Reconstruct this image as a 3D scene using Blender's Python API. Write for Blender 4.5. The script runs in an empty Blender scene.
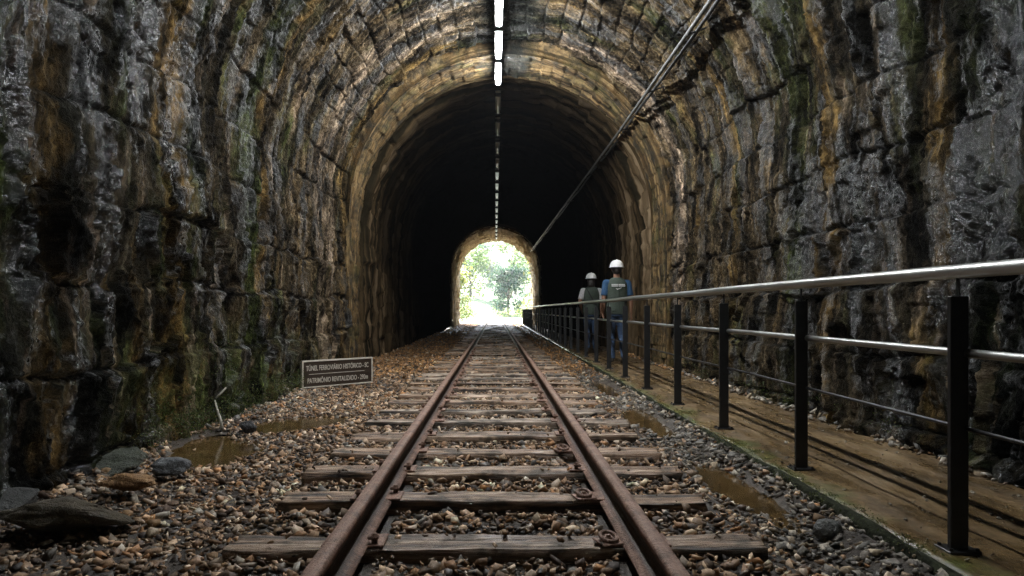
import bpy, bmesh, math, random
import numpy as np
from mathutils import Vector, Matrix
random.seed(7); RNG = np.random.default_rng(11)
sc = bpy.context.scene; col = sc.collection
CAMZ = 0.748; F = 711.0; VX, VY = 495.5, 310.0
APEX_GLOW = 1.0

# ------------------------------------------------------------------ helpers
def tag(o, label=None, cat=None, group=None, kind=None):
    if label: o['label'] = label
    if cat: o['category'] = cat
    if group: o['group'] = group
    if kind: o['kind'] = kind
    return o
def empty(name, loc=(0,0,0), rz=0.0):
    o = bpy.data.objects.new(name, None); col.objects.link(o)
    o.location = loc; o.rotation_euler = (0,0,rz); o.empty_display_size = .1
    return o
def link(name, me, mat=None, parent=None, smooth=False):
    o = bpy.data.objects.new(name, me); col.objects.link(o)
    if mat is not None:
        if len(me.materials) == 0: me.materials.append(mat)
    if parent is not None: o.parent = parent
    if smooth: me.polygons.foreach_set('use_smooth', [True]*len(me.polygons))
    return o
def bmobj(name, bm, mat=None, parent=None, smooth=False):
    me = bpy.data.meshes.new(name); bm.normal_update(); bm.to_mesh(me); bm.free()
    return link(name, me, mat, parent, smooth)
def npmesh(name, V, faces4=None, faces3=None, uv=None, smooth=True):
    me = bpy.data.meshes.new(name)
    V = np.asarray(V, np.float32).reshape(-1,3)
    me.vertices.add(len(V)); me.vertices.foreach_set('co', V.ravel())
    fs = faces4 if faces4 is not None else faces3
    k = fs.shape[1]
    me.loops.add(fs.size); me.loops.foreach_set('vertex_index', fs.ravel().astype(np.int32))
    me.polygons.add(len(fs)); me.polygons.foreach_set('loop_start', np.arange(0, fs.size, k, dtype=np.int32))
    if smooth: me.polygons.foreach_set('use_smooth', np.ones(len(fs), bool))
    if uv is not None:
        l = me.uv_layers.new(name='UVMap')
        l.data.foreach_set('uv', np.asarray(uv, np.float32)[fs.ravel()].ravel())
    me.update(calc_edges=True); me.validate()
    return me
def gridfaces(nu, nv, flip=False):
    a = np.arange(nu*nv).reshape(nu, nv)
    q = np.stack([a[:-1,:-1], a[1:,:-1], a[1:,1:], a[:-1,1:]], -1).reshape(-1,4)
    return q[:, ::-1] if flip else q
def box(bm, x0,x1,y0,y1,z0,z1, bev=0.0, seg=1):
    m = Matrix.Translation(((x0+x1)/2,(y0+y1)/2,(z0+z1)/2)) @ Matrix.Diagonal((x1-x0,y1-y0,z1-z0,1))
    r = bmesh.ops.create_cube(bm, size=1, matrix=m)
    if bev:
        vs = set(r['verts']); es = [e for e in bm.edges if e.verts[0] in vs and e.verts[1] in vs]
        bmesh.ops.bevel(bm, geom=es, offset=bev, segments=seg, affect='EDGES', profile=.6)
def tube(bm, pts, rads, n=10, caps=True, flat=1.0):
    rings = []
    pts = [Vector(p) for p in pts]
    if not hasattr(rads,'__len__'): rads = [rads]*len(pts)
    up0 = None
    for i, p in enumerate(pts):
        d = (pts[min(i+1,len(pts)-1)] - pts[max(i-1,0)]).normalized()
        if up0 is None:
            up0 = Vector((0,0,1)) if abs(d.z) < .9 else Vector((0,1,0))
        a = d.cross(up0).normalized(); b = a.cross(d).normalized(); up0 = b
        rings.append([bm.verts.new(p + (a*math.cos(t)+b*math.sin(t)*flat)*rads[i]) for t in [2*math.pi*k/n for k in range(n)]])
    for r0, r1 in zip(rings, rings[1:]):
        for k in range(n): bm.faces.new((r0[k], r0[(k+1)%n], r1[(k+1)%n], r1[k]))
    if caps:
        bm.faces.new(rings[0][::-1]); bm.faces.new(rings[-1])
def loft(bm, rings, n=20):
    """rings: list of (cx,cy,cz,rx,ry)"""
    rr = []
    for cx,cy,cz,rx,ry in rings:
        rr.append([bm.verts.new((cx+rx*math.cos(t), cy+ry*math.sin(t), cz)) for t in [2*math.pi*k/n for k in range(n)]])
    for r0, r1 in zip(rr, rr[1:]):
        for k in range(n): bm.faces.new((r0[k], r0[(k+1)%n], r1[(k+1)%n], r1[k]))
    bm.faces.new(rr[0][::-1]); bm.faces.new(rr[-1])
# ---- numpy noise
def _h(ix,iy,iz,seed):
    h = (ix.astype(np.int64)*374761393 + iy.astype(np.int64)*668265263 + iz.astype(np.int64)*2147483647%998244353 + iz.astype(np.int64)*1274126177 + seed*974711) & 0xffffffff
    h = ((h ^ (h>>13))*1274126177) & 0xffffffff
    h = ((h ^ (h>>15))*2246822519) & 0xffffffff
    return ((h ^ (h>>16)) & 0xffffff)/float(0xffffff)
def vn(x,y,z=0.0,seed=0):
    x,y = np.broadcast_arrays(np.asarray(x,float),np.asarray(y,float)); z = np.broadcast_to(np.asarray(z,float), x.shape)
    ix,iy,iz = np.floor(x),np.floor(y),np.floor(z)
    fx,fy,fz = x-ix,y-iy,z-iz
    u,v,w = fx*fx*fx*(fx*(fx*6-15)+10),fy*fy*fy*(fy*(fy*6-15)+10),fz*fz*(3-2*fz)
    r = 0
    for dx in (0,1):
        for dy in (0,1):
            c = (u if dx else 1-u)*(v if dy else 1-v)
            if np.any(fz):
                for dz in (0,1): r = r + c*(w if dz else 1-w)*_h(ix+dx,iy+dy,iz+dz,seed)
            else: r = r + c*_h(ix+dx,iy+dy,iz,seed)
    return r
def fbm(x,y,oct=4,seed=0,gain=.5):
    s=0;a=1;t=0
    for o in range(oct):
        s = s + a*vn(x*2**o+o*17.3,y*2**o-o*9.1,seed=seed+o); t+=a; a*=gain
    return s/t
def ridg(x,y,oct=3,seed=0):
    s=0;a=1;t=0
    for o in range(oct):
        s = s + a*(1-np.abs(2*vn(x*2**o+o*7.3,y*2**o-o*3.1,seed=seed+o)-1)); t+=a; a*=.55
    return s/t
def cells(x,y,seed=0,jit=.9):
    ix,iy = np.floor(x),np.floor(y)
    f1 = np.full(x.shape,9.); f2 = f1.copy(); cx=np.zeros_like(x); cy=np.zeros_like(x); ids=np.zeros_like(x); z0=np.zeros_like(x)
    for dx in (-1,0,1):
        for dy in (-1,0,1):
            gx,gy = ix+dx,iy+dy
            px = gx+.5+(_h(gx,gy,z0,seed)-.5)*jit; py = gy+.5+(_h(gx,gy,z0,seed+1)-.5)*jit
            d = np.hypot(x-px,y-py)
            m = d<f1
            f2 = np.where(m,f1,np.minimum(f2,d)); f1 = np.where(m,d,f1)
            cx=np.where(m,px,cx); cy=np.where(m,py,cy); ids=np.where(m,gx*131+gy*7919,ids)
    return f1,f2,x-cx,y-cy,ids
def sst(a,b,x):
    t = np.clip((x-a)/(b-a),0,1); return t*t*(3-2*t)

# ------------------------------------------------------------------ materials
class NT:
    def __init__(s, name):
        s.m = bpy.data.materials.new(name); s.m.use_nodes = True; s.t = s.m.node_tree
        s.p = s.t.nodes['Principled BSDF']
    def n(s, typ, **kw):
        nd = s.t.nodes.new(typ)
        for k,v in kw.items():
            if k in nd.inputs: nd.inputs[k].default_value = v
            else: setattr(nd, k, v)
        return nd
    def l(s, a, b): s.t.links.new(a, b)
    def coord(s, kind='Object', scale=(1,1,1), loc=(0,0,0)):
        tc = s.n('ShaderNodeTexCoord'); mp = s.n('ShaderNodeMapping')
        mp.inputs['Scale'].default_value = scale; mp.inputs['Location'].default_value = loc
        s.l(tc.outputs[kind], mp.inputs[0]); return mp.outputs[0]
    def noise(s, vec, scale, detail=4, rough=.55, dist=0.0):
        nd = s.n('ShaderNodeTexNoise'); nd.inputs['Scale'].default_value = scale; nd.inputs['Detail'].default_value = detail
        nd.inputs['Roughness'].default_value = rough; nd.inputs['Distortion'].default_value = dist
        s.l(vec, nd.inputs['Vector']); return nd.outputs['Fac']
    def ramp(s, fac, stops, interp='LINEAR'):
        r = s.n('ShaderNodeValToRGB'); cr = r.color_ramp; cr.interpolation = interp
        while len(cr.elements) > 1: cr.elements.remove(cr.elements[-1])
        for i,(p,c) in enumerate(stops):
            e = cr.elements[0] if i==0 else cr.elements.new(p)
            e.position = p
            if not hasattr(c,'__len__'): c = (c,c,c)
            e.color = (*c,1)
        s.l(fac, r.inputs[0]); return r.outputs[0]
    def mix(s, f, a, b, bt='MIX'):
        m = s.n('ShaderNodeMix', data_type='RGBA', blend_type=bt)
        for sock,v in ((m.inputs[0],f),(m.inputs[6],a),(m.inputs[7],b)):
            if isinstance(v,(int,float)): sock.default_value = v if sock.type=='VALUE' else (v,v,v,1)
            elif isinstance(v,tuple): sock.default_value = (*v,1)
            else: s.l(v, sock)
        return m.outputs[2]
    def math(s, op, a, b=0.0, clamp=False):
        m = s.n('ShaderNodeMath', operation=op); m.use_clamp = clamp
        for sock,v in ((m.inputs[0],a),(m.inputs[1],b)):
            if isinstance(v,(int,float)): sock.default_value = v
            else: s.l(v, sock)
        return m.outputs[0]
    def bump(s, h, strength=.5, dist=.01, prev=None):
        b = s.n('ShaderNodeBump'); b.inputs['Strength'].default_value = strength; b.inputs['Distance'].default_value = dist
        s.l(h, b.inputs['Height'])
        if prev is not None: s.l(prev, b.inputs['Normal'])
        return b.outputs[0]
    def set(s, **kw):
        for k,v in kw.items():
            k = {'color':'Base Color','rough':'Roughness','metal':'Metallic','normal':'Normal','spec':'Specular IOR Level','coat':'Coat Weight','emis':'Emission Color','estr':'Emission Strength','sub':'Subsurface Weight'}[k]
            if isinstance(v,(int,float)): s.p.inputs[k].default_value = v
            elif isinstance(v,tuple): s.p.inputs[k].default_value = (*v,1)
            else: s.l(v, s.p.inputs[k])
        return s.m
def simple(name, c, rough=.6, metal=0.0, nscale=30, var=.25, bump=.15, bd=.004, spec=.5):
    t = NT(name); v = t.coord('Object')
    f = t.noise(v, nscale, 5)
    cc = t.ramp(f, [(.3, tuple(x*(1-var) for x in c)), (.7, tuple(min(1,x*(1+var)) for x in c))])
    rr = t.ramp(t.noise(v, nscale*.5, 3), [(.3, max(.05,rough-.1)), (.7, min(1,rough+.1))])
    return t.set(color=cc, rough=rr, metal=metal, spec=spec, normal=t.bump(f, bump, bd))

def rock_material(name, kind):
    """wet tunnel stone; UVMap = (arc length from crown, distance along tunnel) in metres, tint = relief attribute"""
    t = NT(name); uv = t.n('ShaderNodeUVMap'); uv.uv_map = 'UVMap'
    def mp(sx, sy, ox=0, oy=0):
        m = t.n('ShaderNodeMapping'); m.inputs['Scale'].default_value = (sx,sy,1); m.inputs['Location'].default_value = (ox,oy,0)
        t.l(uv.outputs[0], m.inputs[0]); return m.outputs[0]
    sep = t.n('ShaderNodeSeparateXYZ'); t.l(uv.outputs[0], sep.inputs[0])
    S, Y = sep.outputs[0], sep.outputs[1]
    obj = t.coord('Object')
    at = t.n('ShaderNodeAttribute'); at.attribute_name = 'stone'
    st = t.n('ShaderNodeSeparateColor'); t.l(at.outputs['Color'], st.inputs[0])
    cell, groove, soot_shade = st.outputs[0], st.outputs[1], st.outputs[2]
    big = t.noise(obj, 1.1, 5, .6); mid = t.noise(obj, 5, 6, .65); fine = t.noise(obj, 28, 5, .7)
    streak = t.noise(mp(.22, 2.6), 1.0, 5, .62, .35)
    streak2 = t.noise(mp(.45, 7.5, 3.3, 1.7), 1.0, 4, .6, .2)
    dark = t.ramp(mid, [(.3,(.004,.0045,.003)),(.52,(.014,.014,.009)),(.72,(.05,.042,.024))])
    dark = t.mix(.55, dark, t.ramp(cell, [(0,(.005,.006,.005)),(.5,(.022,.020,.014)),(1,(.065,.052,.034))]))
    brown = t.ramp(fine, [(.3,(.040,.028,.013)),(.5,(.11,.076,.038)),(.72,(.22,.16,.09))])
    ochre = t.ramp(mid, [(.3,(.08,.048,.014)),(.6,(.20,.125,.042)),(.8,(.34,.26,.16))])
    green = t.ramp(fine, [(.3,(.014,.022,.006)),(.7,(.055,.07,.016))])
    beige = t.ramp(fine, [(.25,(.15,.10,.06)),(.5,(.34,.25,.17)),(.75,(.55,.45,.34))])
    c = dark
    # more dry brown stone near the ring and on the vault
    if kind == 'near':
        fy = t.math('MULTIPLY', t.math('SUBTRACT', Y, 4.0), .2, True)
        crown = t.math('SUBTRACT', 1.0, t.math('MULTIPLY', t.math('ABSOLUTE', S), .28), True)
        dry = t.math('MULTIPLY', t.math('ADD', fy, t.math('MULTIPLY', crown, .10)), 1.0, True)
        dry = t.math('MULTIPLY', dry, t.ramp(t.noise(mp(.7,1.6), 1.3, 5, .65), [(.3,.35),(.6,1.0)]), True)
        c = t.mix(t.math('MULTIPLY', dry, .85), c, brown)
        c = t.mix(t.math('MULTIPLY', t.ramp(streak, [(.54,0.0),(.64,.9)]), t.ramp(big,[(.42,.1),(.62,1.0)])), c, ochre)
        c = t.mix(t.math('MULTIPLY', t.ramp(streak2, [(.54,0.0),(.68,.7)]), t.ramp(mid,[(.35,.2),(.6,1.0)])), c, beige)
        low = t.ramp(t.math('ABSOLUTE', S), [(.0,0.0),(1.0,1.0)])
        gm = t.ramp(t.noise(mp(.5,1.2,8,4), 1.2, 5, .65), [(.52,0.0),(.66,.9)])
        c = t.mix(gm, c, green)
        strip = t.ramp(t.math('ADD', t.math('ABSOLUTE', S), t.math('MULTIPLY', t.noise(mp(1.5,1.5),2,4), .5)), [(.55,.85),(.85,0.0)])
        c = t.mix(strip, c, (.010,.014,.013))
        # named stains: ochre seep and moss runs that come down the left wall, rust runs on the right
        wv = t.math('MULTIPLY', t.math('SUBTRACT', t.noise(mp(.9,.9),1.6,4,.6), .5), .9)
        Yw = t.math('ADD', Y, wv)
        def run(y0, w, side, colr, k):
            nonlocal c
            d_ = t.math('ABSOLUTE', t.math('SUBTRACT', Yw, y0))
            f_ = t.ramp(t.math('DIVIDE', d_, w), [(.45,k),(1.0,0.0)])
            sd = t.math('GREATER_THAN', t.math('MULTIPLY', S, side), .8)
            c = t.mix(t.math('MULTIPLY', t.math('MULTIPLY', f_, sd), t.ramp(mid,[(.3,.3),(.55,1.0)])), c, colr)
        run(5.25,.26,-1,ochre,.95); run(6.9,.32,-1,green,.9); run(7.25,.10,-1,ochre,.8); run(8.6,.22,-1,brown,.9); run(3.75,.14,-1,ochre,.5); run(9.6,.3,-1,beige,.6)
        run(5.9,.14,1,ochre,.8); run(4.5,.12,1,ochre,.5); run(7.4,.2,1,brown,.8); run(8.3,.15,1,ochre,.6); run(9.9,.3,1,brown,.7); run(10.7,.36,1,beige,1.0); run(10.95,.25,-1,ochre,.9); run(10.3,.2,-1,beige,.6); run(6.6,.3,1,green,.7)
        lowg = t.math('MULTIPLY', t.ramp(t.math('DIVIDE', t.math('MULTIPLY', S, -1), 10), [(.555,0.0),(.63,1.0)]), t.ramp(t.math('DIVIDE', Yw, 10), [(.40,0.0),(.52,1.0),(.85,1.0),(.98,0.0)]))
        c = t.mix(t.math('MULTIPLY', lowg, t.ramp(t.noise(obj,4.5,5,.65),[(.44,.0),(.58,.8)])), c, t.ramp(fine, [(.3,(.022,.032,.008)),(.7,(.085,.10,.028))]))
        vst = t.noise(mp(1.1,13,4,2), 1.0, 5, .65, .25)
        blot = t.ramp(t.noise(mp(1.0,1.7,5,5), 1.7, 6, .7), [(.42,.10),(.50,.65),(.60,1.7)])
        c = t.mix(1.0, c, t.ramp(vst, [(.34,.30),(.5,.85),(.64,1.9)]), 'MULTIPLY')
        c = t.mix(1.0, c, blot, 'MULTIPLY')
        c = t.mix(1.0, c, .85, 'MULTIPLY')
        wet = t.math('SUBTRACT', 1.0, t.math('MULTIPLY', dry, .75), True)
    elif kind == 'ring':
        band = t.noise(mp(.25, 9.0), 1.0, 5, .6, .3)
        c = t.mix(t.ramp(t.math('ABSOLUTE', S), [(.0,.9),(1.0,.9)]), c, t.ramp(band, [(.30,(.012,.008,.004)),(.42,(.06,.035,.012)),(.50,(.14,.082,.028)),(.57,(.28,.19,.09)),(.62,(.13,.08,.03)),(.74,(.02,.017,.008))]))
        c = t.mix(t.ramp(t.noise(mp(1.1,1.1),1.6,5,.6), [(.5,0.0),(.68,.7)]), c, green)
        c = t.mix(t.ramp(mid, [(.44,0.0),(.62,.85)]), c, (.02,.018,.013))
        strip = t.ramp(t.math('ADD', t.math('ABSOLUTE', S), t.math('MULTIPLY', t.noise(mp(1.5,1.5),2,4), .4)), [(.42,.9),(.7,0.0)])
        c = t.mix(strip, c, (.010,.012,.011))
        wet = .25
    elif kind == 'soot_shade':
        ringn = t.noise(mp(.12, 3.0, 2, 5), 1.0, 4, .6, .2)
        c = t.mix(soot_shade, t.mix(.8, c, t.ramp(ringn,[(.38,(.02,.015,.008)),(.5,(.10,.065,.032)),(.64,(.28,.20,.12))])), (.002,.0022,.002))
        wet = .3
    else:
        c = t.mix(.92, c, t.ramp(mid, [(.3,(.24,.20,.12)),(.55,(.50,.43,.29)),(.8,(.62,.56,.42))]))
        wet = .1
    c = t.mix(t.ramp(groove, [(.0,0.0),(1.0,.88 if kind=='near' else .35)]), c, (.006,.006,.005))
    spec = {'near':.12,'ring':.2,'soot_shade':.0,'far':.3}[kind]; rr = .85
    fb = t.bump(t.noise(obj, 60, 6, .8), .6 if kind=='near' else .5, .015)
    fb = t.bump(fine, .6, .03, fb)
    if kind == 'near':
        wm = t.math('MULTIPLY', wet, t.ramp(t.math('ADD', t.math('MULTIPLY', t.noise(mp(.42,2.2,9,1), 1.3, 5, .62), .74), t.math('MULTIPLY', t.noise(obj, 6, 4, .7), .26)), [(.505,.0),(.55,1.0)]), True)
        rr = t.mix(wm, .8, t.ramp(t.noise(obj, 20, 4, .7), [(.35,.12),(.65,.28)]))
        spec = t.mix(wm, .05, .95)
        c = t.mix(t.math('MULTIPLY', wm, .6), c, t.mix(1.0, c, .35, 'MULTIPLY'))
        fb = t.bump(vst, .5, .05, fb)
        fb = t.bump(t.noise(mp(13,26,3,1), 1.0, 6, .78, .2), 1.0, .05, fb)
    return t.set(color=c, rough=rr, normal=fb, spec=spec)

def wood_material():
    t = NT('weathered sleeper timber'); oi = t.n('ShaderNodeObjectInfo')
    v = t.coord('Object', (1.1, 15, 15)); 
    ad = t.n('ShaderNodeVectorMath', operation='ADD'); t.l(v, ad.inputs[0])
    sc_ = t.n('ShaderNodeVectorMath', operation='SCALE'); t.l(oi.outputs['Location'], sc_.inputs[0]); sc_.inputs['Scale'].default_value = 3.7
    t.l(sc_.outputs[0], ad.inputs[1]); v = ad.outputs[0]
    g = t.noise(v, 1.6, 7, .68, .4); g2 = t.noise(v, 6, 4, .6)
    grey = t.ramp(g, [(.38,(.008,.006,.004)),(.44,(.10,.072,.048)),(.53,(.26,.195,.14)),(.62,(.58,.50,.42))])
    red = t.ramp(g, [(.38,(.010,.005,.003)),(.44,(.14,.08,.042)),(.54,(.31,.185,.105)),(.62,(.55,.39,.26))])
    c = t.mix(t.ramp(oi.outputs['Random'], [(.1,.25),(.7,1.0)]), grey, red)
    pt = t.noise(t.coord('Object',(2,2,2)), 3, 4, .6)
    c = t.mix(t.ramp(pt, [(.5,0.0),(.62,.75)]), c, (.035,.028,.016))
    r = t.ramp(pt, [(.35,.28),(.6,.65)])
    n = t.bump(g, 1.0, .025); n = t.bump(g2, .4, .004, n)
    return t.set(color=c, rough=r, normal=n, spec=.5)
def rust_material(name, worn=0.0):
    t = NT(name); v = t.coord('Object')
    a = t.noise(v, 9, 6, .7); b = t.noise(v, 90, 5, .7); lng = t.noise(t.coord('Object',(30,.6,30)), 1.5, 4, .6)
    c = t.ramp(a, [(.36,(.04,.018,.011)),(.48,(.15,.072,.043)),(.62,(.34,.19,.13))])
    c = t.mix(.4, c, t.ramp(b, [(.38,(.02,.012,.008)),(.6,(.38,.22,.15))]))
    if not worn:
        sx = t.n('ShaderNodeSeparateXYZ'); t.l(v, sx.inputs[0]); web_shade = t.ramp(t.math('MULTIPLY', sx.outputs[2], -8), [(.22,0.0),(.27,1.0),(.82,1.0),(.88,0.0)])
        c = t.mix(t.math('MULTIPLY', web_shade, .85), c, (.022,.012,.008))  # darker colour between head and foot stands in for shade under the head
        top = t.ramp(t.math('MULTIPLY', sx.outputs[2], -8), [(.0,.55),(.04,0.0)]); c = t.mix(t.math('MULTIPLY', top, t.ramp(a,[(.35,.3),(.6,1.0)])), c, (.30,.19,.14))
    r = t.ramp(lng, [(.35,.48),(.65,.8)])
    m = t.set(color=c, rough=r, normal=t.bump(b,.8,.008), metal=.15+worn*.2)
    return m
def ground_material(name, cols, scale=14):
    t = NT(name); v = t.coord('Object')
    c = t.ramp(t.noise(v, scale, 7, .7), [(.3,cols[0]),(.5,cols[1]),(.72,cols[2])])
    c = t.mix(t.ramp(t.noise(v, 1.3, 4, .6), [(.4,0.0),(.65,.5)]), c, cols[0])
    return t.set(color=c, rough=t.ramp(t.noise(v,3,4),[(.35,.35),(.6,.8)]), normal=t.bump(t.noise(v,45,6,.7),.8,.02))
def attr_material(name, rough=(.35,.8), bs=60, spec=.5, bd=.006):
    t = NT(name); v = t.coord('Object')
    at = t.n('ShaderNodeAttribute'); at.attribute_name = 'tint'
    n = t.noise(v, 38, 5, .7)
    c = t.mix(1.0, at.outputs['Color'], t.ramp(n, [(.3,.55),(.7,1.35)]), 'MULTIPLY')
    return t.set(color=c, rough=t.ramp(t.noise(v,6,4),[(.35,rough[0]),(.65,rough[1])]), normal=t.bump(t.noise(v,bs,6,.75),.6 if bd<.01 else 1.0,bd), spec=spec)
def walkway_material():
    t = NT('muddy wet walkway concrete'); v = t.coord('Object'); vs = t.coord('Object',(3,.9,1))
    a = t.noise(vs, 1.6, 6, .62, .5); b = t.noise(v, 24, 6, .7); d = t.noise(v, 130, 4, .7)
    c = t.ramp(a, [(.36,(.022,.013,.005)),(.46,(.08,.045,.015)),(.56,(.16,.097,.038)),(.68,(.30,.21,.11))])
    c = t.mix(.45, c, t.ramp(b, [(.3,(.045,.03,.012)),(.7,(.28,.19,.10))]))
    c = t.mix(t.ramp(d, [(.64,0.0),(.7,.6)]), c, (.34,.30,.24))
    sx = t.n('ShaderNodeSeparateXYZ'); t.l(v, sx.inputs[0])
    edge = t.math('ADD', t.math('MULTIPLY', t.math('SUBTRACT', 1.86, sx.outputs[0]), 3.6), t.math('MULTIPLY', t.math('SUBTRACT', t.noise(v,3.5,5,.6), .5), 3.0))
    c = t.mix(t.ramp(edge, [(.45,0.0),(1.0,.8)]), c, t.ramp(b,[(.3,(.03,.042,.008)),(.7,(.11,.13,.035))]))
    r = t.ramp(t.noise(vs, 2.2, 4, .6), [(.38,.14),(.52,.4),(.68,.8)])
    return t.set(color=c, rough=r, normal=t.bump(b,.5,.012), spec=.5)
def water_material():
    t = NT('shallow muddy water'); v = t.coord('Object')
    c = t.ramp(t.noise(v, 7, 5, .65), [(.3,(.03,.018,.006)),(.55,(.085,.05,.017)),(.75,(.15,.095,.04))])
    return t.set(color=c, rough=.08, normal=t.bump(t.noise(v,14,4,.6),.12,.01), spec=.6)

M = dict(
 near=rock_material('wet rough stone lining','near'), ring=rock_material('mineral stained arch stone','ring'),
 soot_shade=rock_material('sooty lining with painted shade','soot_shade'), far=rock_material('pale portal stone','far'),
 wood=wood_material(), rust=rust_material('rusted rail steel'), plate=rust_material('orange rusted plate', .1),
 bed=ground_material('damp dark ballast bed', [(.016,.012,.009),(.05,.036,.024),(.11,.08,.055)]),
 stone=attr_material('crushed ballast stone', (.5,.9), 60, .4), boulder=attr_material('wet fallen rock', (.3,.8), 16, .4, .04),
 walk=walkway_material(), water=water_material(),
 steel=simple('brushed stainless steel', (.40,.40,.385), .36, .9, 3, .06, .0, .001),
 paint=simple('black painted steel', (.012,.012,.013), .38, 0, 40, .3, .05, .001),
 kerb=simple('dark kerb edging', (.022,.024,.014), .9, 0, 14, .8, .9, .03, .08),
 pipe=simple('grey conduit', (.085,.085,.08), .5, 0, 20, .2, .1, .002),
 dark_strand=simple('black rods and pipe shade', (.012,.012,.012), .6, 0, 20, .2, .1, .002),
 housing=simple('white lamp housing', (.55,.56,.55), .5, 0, 20, .12, .05, .001),
 signb=simple('dark brown sign panel', (.035,.022,.014), .5, 0, 30, .2, .05, .001),
 signw=simple('cream sign paint', (.55,.50,.42), .6, 0, 40, .15, .03, .001),
 dirtwood=simple('pale dead wood', (.36,.33,.27), .8, 0, 40, .3, .4, .003),
 skin=simple('skin', (.30,.16,.10), .5, 0, 60, .1, .05, .001),
 helmet=simple('white helmet plastic', (.78,.78,.76), .32, 0, 40, .04, .01, .0005),
 hair=simple('dark hair', (.012,.009,.007), .5, 0, 120, .4, .6, .003),
 vest=simple('dark green grey vest cloth', (.045,.060,.045), .85, 0, 40, .25, .5, .004),
 blue=simple('blue shirt cloth', (.022,.07,.15), .85, 0, 40, .2, .4, .004),
 white=simple('pale shirt cloth', (.45,.44,.44), .85, 0, 40, .15, .4, .004),
 jeans=simple('blue denim', (.028,.055,.11), .85, 0, 30, .35, .5, .004),
 boot=simple('dark leather', (.03,.022,.016), .5, 0, 40, .3, .2, .002),
 strap=simple('black webbing', (.01,.01,.01), .7, 0, 40, .2, .1, .001),
)
def lamp_mat(name, e, c=(.86,.94,1.0)):
    t = NT(name); return t.set(color=(.8,.8,.8), emis=c, estr=e, rough=.4)
M['tube_on'] = lamp_mat('lit tube', 17.0,(.93,.97,1.0))
M['tube_dim'] = lamp_mat('faint tube', .022, (.9,1,.85))
M['tube_off'] = simple('unlit frosted tube', (.6,.62,.6), .35, 0, 10, .06, .02, .001)

# ------------------------------------------------------------------ tunnel
def section(y):
    y = np.asarray(y, float); f = np.clip((y-13)/26, 0, 1)
    return .2*(1-f)
def profile_pts(t, R, apex, cx, zb=-.45):
    """t: arc length measured from the crown (negative = left). returns x,z and outward normal"""
    zs = apex-R; q = R*math.pi/2
    a = np.clip(np.abs(t)/R, 0, math.pi/2); s = np.sign(t)
    x = R*np.sin(a)*s; z = zs + R*np.cos(a)
    down = np.clip(np.abs(t)-q, 0, None); z = z-down
    nx = np.sin(a)*s; nz = np.cos(a)
    return x+cx, z, nx, nz
def masonry(T, Y, h, w, seed, warp=.12):
    Tw = T + warp*(fbm(T*.9, Y*.9, 3, seed)-.5)*2 + .02*(fbm(T*6,Y*6,2,seed+3)-.5)
    row = np.floor(Tw/h); fr = Tw/h-row
    rj = _h(row, row*0, row*0, seed+9)
    ww = w*(.75+.6*rj)
    Yw = Y + .03*(fbm(T*5,Y*5,2,seed+5)-.5) + .16*h*0
    cc = Yw/ww + rj*7.3 + .25*np.sin(np.floor(Yw/ww)*1.7+row)
    cl = np.floor(cc); fc = cc-cl
    e = np.minimum(np.minimum(fr,1-fr)*h, np.minimum(fc,1-fc)*ww)
    a = _h(row,cl,row*0,seed+20); b = _h(row,cl,row*0,seed+21)-.5; c = _h(row,cl,row*0,seed+22)-.5
    return e, a, (fr-.5)*h*b*2, (fc-.5)*ww*c*2
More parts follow.
